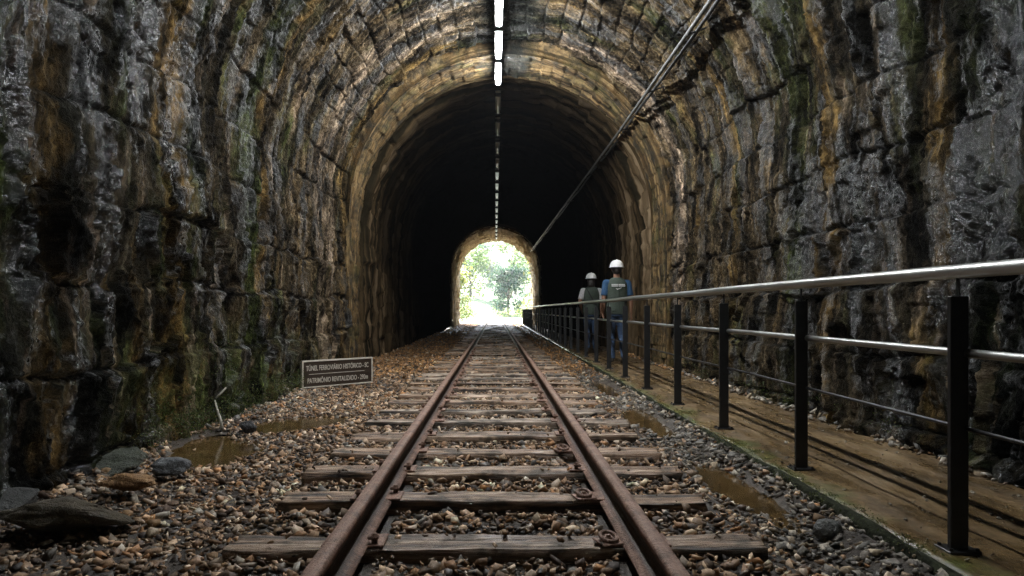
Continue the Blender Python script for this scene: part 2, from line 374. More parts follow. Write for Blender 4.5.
def lining(name, ys, nt, Rf, apf, kind, mat, parent, seed, relief=1.0):
    ymid = ys[len(ys)//2]
    R0 = Rf(ys[0]); L = R0*math.pi/2 + (apf(ys[0])-R0) + .45
    t = np.linspace(-L, L, nt)
    T, Y = np.meshgrid(t, ys, indexing='ij')
    X = np.zeros_like(T); Z = X.copy(); NX = X.copy(); NZ = X.copy()
    for j,y in enumerate(ys):
        x,z,nx,nz = profile_pts(t, Rf(y), apf(y), float(section(y)))
        X[:,j]=x; Z[:,j]=z; NX[:,j]=nx; NZ[:,j]=nz
    if kind == 'near':
        e,a,b,c = masonry(T,Y,.50,1.05,seed,.10)
        e2,a2,b2,c2 = masonry(T,Y,.25,.36,seed+40,.1)
        crown = 1-sst(2.6,3.8,np.abs(T))
        a = a*(1-crown)+a2*crown
        g = (1-sst(.0,.030,e))*(1-crown) + (1-sst(.0,.022,e2))*crown
        g = g*sst(.30,.60,fbm(T*1.1,Y*.9,3,seed+7))
        upper = 1-sst(4.0,5.2,np.abs(T))
        wt = T+.5*(fbm(T*1.2,Y*1.2,3,seed+60)-.5); wy_ = Y+.5*(fbm(T*1.2,Y*1.2,3,seed+63)-.5)
        f1,f2,dx,dy,ids = cells(wt*2.3, wy_*3.4, seed+50); z0 = ids*0
        fac = (dx/2.3*(_h(ids,z0,z0,3)-.35)*.9+dy/3.4*(_h(ids,z0,z0,4)-.5)*1.5)
        g1,g2,ex,ey,id2 = cells(wt*7, wy_*10, seed+51)
        fac2 = (ex/7*(_h(id2,z0,z0,5)-.5)*1.0+ey/10*(_h(id2,z0,z0,6)-.5)*1.5)
        g3,g4,ex3,ey3,id3 = cells(T*22, Y*26, seed+52)
        fac3 = (ex3/22*(_h(id3,z0,z0,5)-.5)+ey3/26*(_h(id3,z0,z0,6)-.5))*1.3
        band = fbm(T*.30, Y*3.6, 4, seed+70)
        r = (a-.5)*.045*(1-crown*.4) + (b+c)*.12*(1-crown)+(b2+c2)*.22*crown + fac*(.42-.22*upper)*(1-.5*crown) + fac2*(.55-.15*upper) + fac3*.8
        r += (fbm(T*.8,Y*.9,3,seed+80)-.5)*.11
        r += (band-.5)*.22*upper*(.4+.6*(1-sst(8,10.4,Y)))
        r += (ridg(T*1.3,Y*4.6,3,seed+90)-.5)*.028
        r += (fbm(T*10,Y*18,4,seed+95)-.5)*.017
        u_ = (np.abs(T)+.12*(fbm(Y*.7+np.sign(T)*9,T*.15,3,seed+97)-.5))/.50; u_ = u_-np.floor(u_)
        r += .042*(1-u_)**1.5*(1-upper)*sst(.02,.06,u_)*(.5+fbm(Y*1.5,T,2,seed+98))
        r -= g*.034
        r += .06*sst(5.2,6.2,np.abs(T))*(fbm(T*2,Y*1.4,3,seed+99)+.2)
        r *= .80
        soot_shade = T*0
    elif kind == 'ring':
        e,a,b,c = masonry(T,Y,.19,.5,seed,.04)
        g = (1-sst(.0,.018,e))*.8
        r = (a-.5)*.012 + (b+c)*.10 - g*.010 + (fbm(T*.35,Y*6,3,seed+1)-.5)*.10 + (fbm(T*6,Y*12,4,seed+2)-.5)*.045
        soot_shade = T*0
    elif kind == 'soot_shade':
        e,a,b,c = masonry(T,Y,.34,.6,seed,.16)
        g = (1-sst(.0,.02,e))*.7
        r = (a-.5)*.02+(b+c)*.15 - g*.012 + (fbm(T*.3,Y*2.6,4,seed+1)-.5)*.14 + (fbm(T*6,Y*6,4,seed+2)-.5)*.07
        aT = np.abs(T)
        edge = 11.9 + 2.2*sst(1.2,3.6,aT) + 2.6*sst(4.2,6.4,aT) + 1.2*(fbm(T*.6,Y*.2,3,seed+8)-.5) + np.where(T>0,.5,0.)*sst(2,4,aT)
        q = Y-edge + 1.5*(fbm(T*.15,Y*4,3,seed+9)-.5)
        soot_shade = (.72*sst(-.3,1.2,q)+.28*sst(1,8,q))*(1-sst(36.5,39.5,Y))  # sooty tone plus painted shade beyond the lit tubes; edge follows their reach
    else:
        e,a,b,c = masonry(T,Y,.34,.55,seed,.04)
        g = (1-sst(.0,.025,e))*.8
        r = (a-.5)*.05+(b+c)*.3 - g*.03 + (fbm(T*5,Y*5,4,seed+2)-.5)*.06
        soot_shade = T*0
    r = r*relief
    X -= NX*r; Z -= NZ*r
    V = np.stack([X,Y,Z],-1).reshape(-1,3)
    uv = np.stack([T,Y],-1).reshape(-1,2)
    me = npmesh(name, V, gridfaces(*T.shape, flip=True), uv=uv)
    at = me.attributes.new('stone','FLOAT_COLOR','POINT')
    at.data.foreach_set('color', np.stack([a,g,soot_shade,np.ones_like(a)],-1).astype(np.float32).ravel())
    return link(name, me, mat, parent)
tun = empty('railway_tunnel', (0,0,0))
tag(tun, 'long arched railway tunnel of rough wet dark stone around the track', 'tunnel')
ys = np.concatenate([np.arange(-30,-1,.5), np.arange(-1,2.6,.06), np.arange(2.6,11.4,.0138)])
lining('rough_stone_lining', ys, 960, lambda y:2.6, lambda y:4.95, 'near', M['near'], tun, 100)
ys = np.arange(11.18,12.36,.02)
ring = lining('arch_ring', ys, 620, lambda y:2.53, lambda y:4.80, 'ring', M['ring'], tun, 200)
ring['label'] = 'ring of brown and beige stained stone round the vault'
# annular faces of the ring
def annulus(name, y, R1, a1, R2, a2, mat, parent, seed, face):
    n, k = 700, 9
    L = R1*math.pi/2 + (a1-R1) + .45
    t = np.linspace(-L, L, n); V=[]; U=[]
    for i in range(k):
        f = i/(k-1); R = R1+(R2-R1)*f; ap = a1+(a2-a1)*f
        x,z,nx,nz = profile_pts(t*1.0, R, ap, float(section(y)))
        V.append(np.stack([x,np.full_like(x,y)+face*(fbm(t*3,t*0+i*.5,4,seed)-.5)*.25*math.sin(math.pi*f),z],-1)); U.append(np.stack([t, np.full_like(t, y+f*.3)],-1))
    me = npmesh(name, np.array(V), gridfaces(k,n,flip=(face>0)), uv=np.array(U).reshape(-1,2))
    at = me.attributes.new('stone','FLOAT_COLOR','POINT'); e = np.zeros((n*k,4),np.float32); e[:,0]=.6; e[:,3]=1
    at.data.foreach_set('color', e.ravel())
    return link(name, me, mat, parent)
annulus('ring_face', 11.185, 2.50, 4.77, 2.82, 5.17, M['ring'], tun, 5, -1)
annulus('ring_back_face', 12.34, 2.50, 4.77, 3.0, 5.3, M['soot_shade'], tun, 6, 1)
def Rin(y): return 2.56 - .16*min(1,max(0,(y-13)/25))
def Ain(y): return 4.82 + .41*min(1,max(0,(y-13)/25))
lining('blackened_lining', np.concatenate([np.arange(12.33,22,.05), np.arange(22,39.2,.15)]), 300, Rin, Ain, 'soot_shade', M['soot_shade'], tun, 300)
annulus('portal_step', 38.1, 2.33, 5.22, 2.75, 5.7, M['far'], tun, 8, -1)
lining('portal_ring', np.arange(38.0,46.6,.05), 320, lambda y:2.36, lambda y:5.26, 'far', M['far'], tun, 400)

# ------------------------------------------------------------------ ground
PUD = [(-2.02,5.0,.30,.62,.35), (-1.72,6.1,.30,.55,-.5), (1.31,3.9,.17,.62,0.05), (1.33,6.3,.20,.95,0.0), (1.38,8.9,.17,.8,0.0)]
def pudr(i, ang):
    return .78+.5*vn(np.cos(ang)*1.7+5+i*7, np.sin(ang)*1.7+5)
def in_pud(x,y,grow=1.0,soft=False):
    m = np.zeros(np.shape(x),bool); dep = np.zeros(np.shape(x))
    for i,(px,py,a,b,r) in enumerate(PUD):
        dx,dy = x-px,y-py; c,s = math.cos(r),math.sin(r)
        u,v = (dx*c+dy*s)/a,(-dx*s+dy*c)/b
        rr_ = np.hypot(u,v)/pudr(i,np.arctan2(v,u)); m |= rr_ < grow; dep = np.maximum(dep, 1-sst(.55,1.25,rr_))
    return dep if soft else m
def gz(x, y):
    x = np.asarray(x,float); y = np.asarray(y,float)
    z = -.200 + .026*(np.abs(x)<1.05)
    z = z - .035*sst(1.0,1.35,np.abs(x)) 
    z = z + .05*sst(1.9,2.5,-x) 
    z = z + .03*(fbm(x*1.4+9,y*1.4,3,31)-.5) + .012*(fbm(x*9,y*9,3,33)-.5)
    z = z - .045*in_pud(x+.10*(fbm(x*7,y*7,3,35)-.5),y+.16*(fbm(x*7+5,y*7,3,36)-.5),soft=True)
    z = z + .052*sst(1.36,1.54,x)*(x<1.6)
    out = sst(47,60,y)
    return z*(1-out*.2)
xs = np.concatenate([[-400,-150,-60,-25,-12,-7,-4.5,-3.2], np.arange(-2.8,3.0,.07), [3.2,4.5,7,12,25,60,150,400]])
yy = np.concatenate([[-400,-150,-60,-30,-15,-8,-4,-1], np.arange(0,14,.08), np.arange(14,48,.3), np.arange(48,80,2), [90,110,150,220,400]])
GX,GY = np.meshgrid(xs,yy,indexing='ij')
GZ = gz(GX,GY)
g = link('ground', npmesh('ground', np.stack([GX,GY,GZ],-1), gridfaces(*GX.shape)), M['bed']); tag(g, kind='structure')

# puddles
for i,(px,py,a,b,r) in enumerate(PUD):
    bm = bmesh.new(); vs=[]
    for k in range(56):
        t = 2*math.pi*k/56; rr = float(pudr(i,np.array(t)))*1.35; c,s = math.cos(r),math.sin(r)
        u,v = math.cos(t)*rr*a, math.sin(t)*rr*b
        vs.append(bm.verts.new((px+u*c-v*s, py+u*s+v*c, 0)))
    bm.faces.new(vs); o = bmobj('puddle', bm, M['water']); o.location.z = -.238 if px>0 else -.236
    tag(o, kind='structure')

# walkway
wy = np.concatenate([np.arange(-3,2,.5),np.arange(2,14,.045),np.arange(14,47,.4)]); wx = np.linspace(1.6,3.0,34)
WX,WY = np.meshgrid(wx,wy,indexing='ij')
WZ = -.155 + .022*(fbm(WX*3,WY*2.2,4,55)-.5) - .02*sst(2.3,2.8,WX)
WX2 = WX.copy(); WX2[0,:] += .05*(fbm(wy*2.5,wy*0,3,77)-.5)*2*0.6
V = np.stack([WX2,WY,WZ],-1)
edge = V[0:1].copy(); edge[...,2] = -.34
V = np.concatenate([edge,V],0)
w = link('walkway', npmesh('walkway', V, gridfaces(V.shape[0],V.shape[1])), M['walk']); tag(w, kind='structure')
# kerb edging
ky = np.concatenate([np.arange(-3,2,.3), np.arange(2,14,.06), np.arange(14,46.5,.5)])
pr = [(1.562,-.34),(1.562,-.165),(1.568,-.150),(1.585,-.148),(1.594,-.160),(1.594,-.3)]
V = np.array([[ (x+.018*(float(vn(y*3,i*.7,seed=3))-.5), y, z+.014*(float(vn(y*4+7,i*.3,seed=4))-.5)) for y in ky] for i,(x,z) in enumerate(pr)])
k = link('kerb', npmesh('kerb', V, gridfaces(V.shape[0],V.shape[1])), M['kerb']); tag(k, kind='structure')

# ------------------------------------------------------------------ stones
def stone_protos(n, flat=(.30,.60)):
    out=[]
    for i in range(n):
        bm = bmesh.new()
        sx,sy,sz = 1, random.uniform(.5,.9), random.uniform(*flat)
        for kx in (-1,1):
            for ky in (-1,1):
                for kz in (-1,1):
                    if random.random() < .12: continue
                    bm.verts.new((kx*sx*.42*random.uniform(.25,1.25), ky*sy*.42*random.uniform(.25,1.25), kz*sz*.40*random.uniform(.5,1.1)))
        for k in range(1):
            v = Vector((random.gauss(0,1),random.gauss(0,1),random.gauss(0,1))).normalized(); bm.verts.new((v.x*sx*.5,v.y*sy*.5,v.z*sz*.45))
        r = bmesh.ops.convex_hull(bm, input=bm.verts)
        for v in [v for v in bm.verts if not v.link_faces]: bm.verts.remove(v)
        bmesh.ops.triangulate(bm, faces=bm.faces[:]); bm.verts.index_update(); bm.normal_update()
        out.append((np.array([v.co[:] for v in bm.verts]), np.array([[v.index for v in f.verts] for f in bm.faces]))); bm.free()
    return out
PRO = stone_protos(30)
def scatter(name, P, size, cols, mat, tilt=.45, parent=None, sm=False):
    N = len(P); pid = RNG.integers(0,len(PRO),N)
    az = RNG.uniform(0,2*np.pi,N); tx = RNG.normal(0,tilt,N); ty = RNG.normal(0,tilt,N)
    Vs=[];Fs=[];Cs=[];base=0
    for p in range(len(PRO)):
        I = np.where(pid==p)[0]
        if not len(I): continue
        v,f = PRO[p]; n=len(v)
        ca,sa,cx,sx,cy,sy = np.cos(az[I]),np.sin(az[I]),np.cos(tx[I]),np.sin(tx[I]),np.cos(ty[I]),np.sin(ty[I])
        x,y,z = [v[None,:,k]*size[I,None] for k in range(3)]
        y,z = y*cx[:,None]-z*sx[:,None], y*sx[:,None]+z*cx[:,None]
        x,z = x*cy[:,None]+z*sy[:,None], -x*sy[:,None]+z*cy[:,None]
        x,y = x*ca[:,None]-y*sa[:,None], x*sa[:,None]+y*ca[:,None]
        W = np.stack([x,y,z],-1)+P[I][:,None,:]
        Vs.append(W.reshape(-1,3)); Cs.append(np.repeat(cols[I],n,0))
        Fs.append((f[None]+ (np.arange(len(I))*n)[:,None,None]+base).reshape(-1,3)); base += len(I)*n
    V=np.concatenate(Vs); Fa=np.concatenate(Fs); Cc=np.concatenate(Cs)
    me = npmesh(name, V, faces3=Fa, smooth=sm)
    at = me.attributes.new('tint','FLOAT_COLOR','POINT')
    at.data.foreach_set('color', np.concatenate([Cc,np.ones((len(Cc),1))],1).astype(np.float32).ravel())
    return link(name, me, mat, parent)
PAL = np.array([[.26,.18,.12],[.34,.245,.17],[.20,.135,.09],[.15,.11,.08],[.42,.33,.25],[.27,.15,.07],[.07,.05,.04],[.44,.38,.32],[.19,.13,.075],[.05,.04,.034]])
PALG = np.array([[.16,.16,.16],[.22,.22,.21],[.11,.115,.12],[.30,.29,.27],[.09,.085,.08],[.19,.16,.12]])
def colours(P):
    N=len(P); c = PAL[RNG.integers(0,len(PAL),N)]
    gm = sst(1.02,1.25,P[:,0])*.75 + .10
    lm = sst(1.7,2.2,-P[:,0])*.25
    use = RNG.random(N) < np.clip(gm+lm,0,.9)
    c = np.where(use[:,None], PALG[RNG.integers(0,len(PALG),N)], c)
    # ochre dry patch deep in
    oc = (RNG.random(N) < sst(9,12,P[:,1])*.75)
    c = np.where(oc[:,None], np.array([.30,.18,.085])*RNG.uniform(.5,1.3,(N,1)), c)
    big = .75+.5*vn(P[:,0]*.8,P[:,1]*.8,seed=8)
    return np.minimum(c*np.array([1.30,1.15,.97])*RNG.uniform(.35,1.35,(N,1))*big[:,None],.7)
# sleeper positions
SL = [2.18, 2.74, 3.34, 3.93, 4.47, 5.05, 5.63, 6.24]
while SL[-1] < 62: SL.append(SL[-1]+random.uniform(.56,.64))
SW = .165
def make_field(n, x0,x1,y0,y1, smin,smax, lift=.0, power=1.6):
    x = RNG.uniform(x0,x1,n); y = RNG.uniform(y0,y1,n)
    s = smin+(smax-smin)*RNG.random(n)**power
    z = gz(x,y)+lift+s*RNG.uniform(-.12,.22,n)
    return x,y,z,s
X_,Y_,Z_,S_ = [],[],[],[]
for args in [(33000,-2.62,1.57,1.6,9.0,.024,.080),(17000,-2.5,1.57,1.6,9.0,.012,.035,.012),(14000,-2.4,1.57,9,19,.035,.09),(6000,-2.4,1.53,19,30,.05,.10),(3500,-2.3,1.53,30,48,.06,.11),
             (1300,2.62,2.95,2,16,.03,.10,.05)]:
    a = make_field(*args); X_.append(a[0]);Y_.append(a[1]);Z_.append(a[2]);S_.append(a[3])
X_=np.concatenate(X_);Y_=np.concatenate(Y_);Z_=np.concatenate(Z_);S_=np.concatenate(S_)
slc = np.array(SL)-.06
near_sl = np.min(np.abs(Y_[:,None]-slc[None,:]),1)
on_sleeper = (near_sl < .082+S_*.33) & (np.abs(X_)<1.0+S_*.3)
keep_some = RNG.random(len(X_)) < .05
on_rail = (np.abs(np.abs(X_)-.53) < .085+S_*.4)
inp = in_pud(X_,Y_,.9) & (RNG.random(len(X_))<.93)
thin = RNG.random(len(X_)) < .88
ok = ~(on_sleeper & ~keep_some) & ~on_rail & ~inp & thin
small_on = on_sleeper & keep_some
ok &= ~(small_on & (S_>.04))
Z_ = np.where(small_on, -.115+S_*.12, Z_)
Z_ += np.where((np.abs(X_)<.98)&~small_on, .012, 0)
Z_ = np.where(X_>2.5, -.155+S_*.1, Z_)
P = np.stack([X_,Y_,Z_],-1)[ok]
gr = scatter('gravel', P, S_[ok], colours(P), M['stone']); tag(gr, 'loose crushed brown and grey ballast stones around the sleepers', 'gravel', kind='stuff')

# ------------------------------------------------------------------ rails and sleepers
def make_rail(x, label):
    hw,fw,H = .027,.060,.125
    half = [(fw,-H),(fw,-H+.010),(.026,-H+.022),(.0085,-H+.034),(.0075,-.05),(.0095,-.038),(hw,-.030),(hw+.001,-.010),(hw-.006,-.002),(0.0,0.0)]
    prof = half + [(-a,b) for a,b in half[-2::-1]]
    ys_ = np.concatenate([np.arange(-2,1,.5), np.arange(1,12,.05), np.arange(12,70,.5)])
    n = len(prof); V = np.array([[(a, y, b) for y in ys_] for a,b in prof+[prof[0]]], float)
    bend = np.clip(ys_-52,0,None)**2*-.004
    V[...,0] += .0018*(vn(V[...,1]*11,V[...,2]*60,seed=4)-.5) + bend[None,:]
    V[...,2] += .0015*(vn(V[...,1]*7,V[...,0]*60,seed=5)-.5)
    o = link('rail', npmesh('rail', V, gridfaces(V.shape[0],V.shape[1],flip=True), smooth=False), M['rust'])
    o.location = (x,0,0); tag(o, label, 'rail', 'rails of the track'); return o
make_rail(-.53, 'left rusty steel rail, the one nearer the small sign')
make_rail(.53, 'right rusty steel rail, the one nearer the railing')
def sleeper_mesh(seed, nx=90):
    L = 2.0; ny, nzv = 7, 5
    # closed loop cross-section (y,z)
    W,H = SW,.15
    loop=[]
    for k in range(ny): loop.append((-W/2+W*k/(ny-1), 0.0))
    for k in range(1,nzv): loop.append((W/2, -H*k/(nzv-1)))
    for k in range(1,ny): loop.append((W/2-W*k/(ny-1), -H))
    for k in range(1,nzv): loop.append((-W/2, -H+H*k/(nzv-1)))
    xs_ = np.linspace(-L/2,L/2,nx); m=len(loop)
    V = np.zeros((m,nx,3)); lp=np.array(loop)
    V[...,0]=xs_[None,:]; V[...,1]=lp[:,None,0]; V[...,2]=lp[:,None,1]
    # rounded wane on top edges + weathering
    e = np.clip((np.abs(V[...,1])-.075)/.027,0,1)
    V[...,2] -= e**2*.012*(V[...,2]>-.02)
    V[...,1] += .040*(fbm(V[...,0]*2.3+seed*5,V[...,2]*6+np.sign(V[...,1])*3,3,seed)-.5)
    V[...,2] += (.026*(fbm(V[...,0]*2.6+seed*3,V[...,1]*28,4,seed+1)-.5) - .020*ridg(V[...,0]*.8+seed,V[...,1]*26,2,seed+2)**4)*(V[...,2]>-.05)
    endt = (np.abs(V[...,0])>L/2-.012)
    V[...,0] += endt*.03*(vn(V[...,1]*18,V[...,2]*18+np.sign(V[...,0])*5,seed=seed)-.5)
    F = gridfaces(m,nx)  # open loop; close it
    a = np.arange(m*nx).reshape(m,nx)
    c = np.stack([a[-1,:-1],a[0,:-1],a[0,1:],a[-1,1:]],-1)
    F = np.concatenate([F,c],0)
    me = npmesh('sleeper', V, F[:, ::-1], smooth=True)
    bm = bmesh.new(); bm.from_mesh(me)
    bm.verts.ensure_lookup_table()
    for j in (0,nx-1):
        try: bm.faces.new([bm.verts[i*nx+j] for i in range(m)])
        except ValueError: pass
    bmesh.ops.recalc_face_normals(bm, faces=bm.faces); bm.to_mesh(me); bm.free()
    me.materials.append(M['wood']); return me
SLM = [sleeper_mesh(s) for s in range(9)]
def plate_mesh():
    bm = bmesh.new(); box(bm,-.115,.115,-.07,.07,0,.010,.003); me = bpy.data.meshes.new('tie_plate'); bm.to_mesh(me); bm.free(); me.materials.append(M['plate']); return me
def spike_mesh():
    bm = bmesh.new(); box(bm,-.010,.010,-.010,.010,-.03,.022,.002); box(bm,-.016,.026,-.017,.017,.020,.034,.005); tube(bm,[(0,0,.03),(0,0,.042)],[.016,.009],8)
    me = bpy.data.meshes.new('rail_spike'); bm.to_mesh(me); bm.free(); me.materials.append(M['plate']); return me
def clip_mesh():
    bm = bmesh.new(); pts=[]
    for k in range(17):
        t = 2*math.pi*k/17*1.0; pts.append((.030*math.cos(t), .036*math.sin(t), .022+.007*math.sin(t*1.0)))
    pts.append(pts[0]); tube(bm, pts, .0085, 8, False)
    for k in range(12):
        pass
    tube(bm,[(0,0,-.005),(0,0,.022)],[.016,.014],8); tube(bm,[(0,0,.022),(0,0,.030)],[.010,.009],6)
    box(bm,-.045,.045,-.048,.048,.001,.009,.003)
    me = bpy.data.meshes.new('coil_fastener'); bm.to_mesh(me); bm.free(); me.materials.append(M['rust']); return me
PM, SM, CM = plate_mesh(), spike_mesh(), clip_mesh()
ORD = 'nearest second third fourth fifth sixth seventh eighth ninth tenth eleventh twelfth thirteenth fourteenth fifteenth sixteenth seventeenth eighteenth nineteenth twentieth'.split()
desc = ['grey brown','broad weathered','pale silvery wet','reddish brown split','dark wet','grey cracked','worn brown','dark grey','dull brown']
vis = 0
for i,y in enumerate(SL):
    yc = y-.06
    s = empty('sleeper', (random.uniform(-.02,.02), yc, -.118+random.uniform(-.008,.006)), random.uniform(-.018,.018))
    body = link('timber', SLM[i%9], None, s); body.scale = (random.uniform(.96,1.03)*(1 if i%2 else -1),1,1)
    if yc < 16:
        for sx in (-1,1):
            p = link('tie_plate', PM, None, s); p.location = (sx*.53,0,-.002)
            for side in (-1,1):
                inner = (side*sx < 0)
                if inner and sx>0 and i in (1,2,4):
                    f = link('coil_fastener', CM, None, s); f.location = (.53-.112,-.03,.004); f.rotation_euler.z=.3
                else:
                    sp = link('rail_spike', SM, None, s); sp.location = (sx*.53+side*.078, .04*(-1 if inner else 1)*(1 if i%2 else -1), .002); sp.rotation_euler.z = math.pi if side>0 else 0
    vis += 1
    if vis == 1: lab = 'timber sleeper nearest to the camera at the bottom edge'
    elif vis <= 20: lab = f'{desc[i%9]} timber sleeper, {ORD[vis-1]} from the camera, under the rails'
    elif y < 38: lab = 'dark timber sleeper far down the track in the unlit part of the tunnel'
    else: lab = 'small distant timber sleeper in daylight near the far tunnel mouth'
    tag(s, lab, 'sleeper', 'timber sleepers under the rails')

# ------------------------------------------------------------------ railing
rl = empty('railing', (1.74, 0, -.155)); tag(rl, 'black posted railing with stainless steel tube handrail beside the walkway', 'railing')
post_bm = bmesh.new(); box(post_bm,-.034,.034,-.012,.012,0,.955,.003)
post_me = bpy.data.meshes.new('post'); post_bm.to_mesh(post_me); post_bm.free(); post_me.materials.append(M['paint'])
bm = bmesh.new(); box(bm,-.06,.06,-.05,.05,-.004,.008,.002)
for sx in (-1,1):
    for sy in (-1,1): tube(bm,[(sx*.048,sy*.036,.008),(sx*.048,sy*.036,.018)],[.008,.007],6)
base_me = bpy.data.meshes.new('base_plate'); bm.to_mesh(base_me); bm.free(); base_me.materials.append(M['paint'])
bm = bmesh.new(); tube(bm,[(0,0,.95),(0,0,1.03)],.007,8); br_me = bpy.data.meshes.new('bracket'); bm.to_mesh(br_me); bm.free(); br_me.materials.append(M['paint'])
y0 = F*1.74/462.5; i = -2
while y0+i*1.372 < 46.2:
    yy_ = y0+i*1.372
    p = link('post', post_me, None, rl); p.location = (0,yy_,0)
    if yy_ < 20:
        b = link('base_plate', base_me, None, p); c = link('bracket', br_me, None, p)
    i += 1
def longtube(name, z, r, x, y0, y1, mat, n=20):
    bm = bmesh.new(); k = int((y1-y0)/1.4)+1
    tube(bm, [(x,y0+(y1-y0)*j/k,z+.003*math.sin(j*2.1)) for j in range(k+1)], r, n)
    for f in bm.faces: f.smooth = len(f.verts)==4
    return bmobj(name, bm, mat, rl)
longtube('handrail', .895+.155, .027, 0, -.4, 46.0, M['steel'])
longtube('middle_rail', .588+.155, .0165, .030, -.4, 46.0, M['steel'], 14)
longtube('lower_rail', .305+.155, .008, .026, -.4, 46.0, M['paint'], 8)

# ------------------------------------------------------------------ lamps and conduit
def lamp(y, on, label, L=1.10, extra=0.0):
    r = empty('tube_light', (.045,y,4.60))
    tag(r, label, 'lamp', 'tube lights hanging along the crown of the tunnel')
    bm = bmesh.new(); box(bm,-.05,.05,-L/2,L/2,.03,.075,.006)
    bmobj('lamp_housing', bm, M['housing'], r)
    bm = bmesh.new(); tube(bm, [(0,-L/2+.03,0),(0,L/2-.03,0)], .040, 14)
    bmobj('tube', bm, M['tube_on'] if on is True else (M['tube_dim'] if on else M['tube_off']), r, True)
    for s in (-1,1):
        bm = bmesh.new(); box(bm,-.052,.052,s*(L/2)-.028,s*(L/2)+.028,-.035,.03,.006); bmobj('end_cap', bm, M['paint'], r)
    bm = bmesh.new()
    for s in (-1,1): tube(bm,[(0,s*L*.35,.07),(0,s*L*.35,.20 if y>10.5 and y<12.4 else .42)],.006,6)
    bmobj('hanger', bm, M['dark_strand'], r)
    return r
names = {0:'brightly lit ceiling tube light farthest from the camera among the glowing ones',1:'glowing ceiling tube light just nearer than the farthest glowing one',
         2:'ceiling tube light cut by the top edge of the picture'}
for k in range(3): lamp(11.52-1.24*k, True, names[k])
for k in range(3,7): lamp(11.52-1.24*k, True, 'tube light on the crown above the near track, out of the picture overhead')
yy_ = 12.78+.5
while yy_ < 38:
    far_ = yy_ > 20; lamp(yy_, 1 if far_ else False, 'faint tube light in the dotted row deep inside the tunnel' if far_ else 'unlit tube light on the dark crown just past the glowing ones'); yy_ += 1.75
cd = empty('conduit', (0,0,0)); tag(cd, 'straight grey pipe running along the right side of the vault', 'pipe')
bm = bmesh.new(); pts=[(2.12 - .0075*max(0,y-12) ,y,3.80+.004*math.sin(y*2.3)+.006*max(0,y-12)) for y in np.arange(-6,39.5,1.0)]
tube(bm, pts, .023, 12); bmobj('pipe', bm, M['pipe'], cd, True)
bm = bmesh.new(); pts2=[(p[0]+.09, p[1], p[2]+.02+.02*math.sin(p[1]*1.3)) for p in pts]; tube(bm, pts2, .022, 8); bmobj('dark_strand', bm, M['dark_strand'], cd, True)  # black strand added beside the pipe to stand in for its shadow band
for y in np.arange(1.5,38,2.1):
    x = 2.12-.0075*max(0,y-12); z = 3.80+.006*max(0,y-12)
    bm = bmesh.new(); tube(bm,[(x-.01,y,z-.03),(x+.5,y,z+.16)],.011,6); bmobj('bracket', bm, M['dark_strand'], cd)

# ------------------------------------------------------------------ sign
A = Vector((-2.31,8.5)); B = Vector((-1.60,9.22)); Ls = (B-A).length; ang = math.atan2(B.y-A.y,B.x-A.x)
sg = empty('sign', (A.x,A.y,-.19), ang); tag(sg, 'low dark brown sign board with cream border and two lines of writing', 'sign')
Hs=.325
bm = bmesh.new(); box(bm,0,Ls,0,.025,.005,Hs,.003); bmobj('board', bm, M['signb'], sg)
bm = bmesh.new(); w_=.013
for a in ((0,Ls,-.006,.031,Hs-w_,Hs+.004),(0,Ls,-.006,.031,0,w_),(-.004,w_,-.0065,.0315,0.001,Hs+.003),(Ls-w_,Ls+.004,-.0065,.0315,.001,Hs+.003)): box(bm,*a)
bmobj('frame', bm, M['signw'], sg)
bm = bmesh.new(); box(bm,.09,Ls-.12,-.003,.001,.158,.164); bmobj('divider_line', bm, M['signw'], sg)
for s in (.12,Ls-.12):
    bm = bmesh.new(); box(bm,s-.018,s+.018,.033,.06,-.12,Hs-.04,.003); bmobj('leg', bm, M['paint'], sg)
dg = bpy.context.evaluated_depsgraph_get()
def text(s, name, body, x, z, w, h, mat, parent, th=.0015):
    cu = bpy.data.curves.new(name,'FONT'); cu.body = body; cu.size = 1; cu.extrude = .01; cu.offset = .012
    to = bpy.data.objects.new(name, cu); col.objects.link(to); bpy.context.view_layer.update()
    me = bpy.data.meshes.new_from_object(to.evaluated_get(bpy.context.evaluated_depsgraph_get()))
    bpy.data.objects.remove(to); me.name = name
    co = np.array([v.co[:] for v in me.vertices]); mn,mx = co.min(0),co.max(0)
    base = 0.0
    co2 = np.stack([x+(co[:,0]-mn[0])/(mx[0]-mn[0])*w, -.002-(co[:,2]-mn[2])*.06, z+co[:,1]*h],-1)
    me.vertices.foreach_set('co', co2.ravel().astype(np.float32)); me.materials.clear(); me.materials.append(mat); me.update()
    return link(name, me, None, parent)
text(0,'lettering','TÚNEL FERROVIÁRIO HISTÓRICO - SC', .05, .205, Ls-.11, .085, M['signw'], sg)
text(0,'lettering','PATRIMÔNIO REVITALIZADO - 290m', .07, .055, Ls-.14, .085, M['signw'], sg)

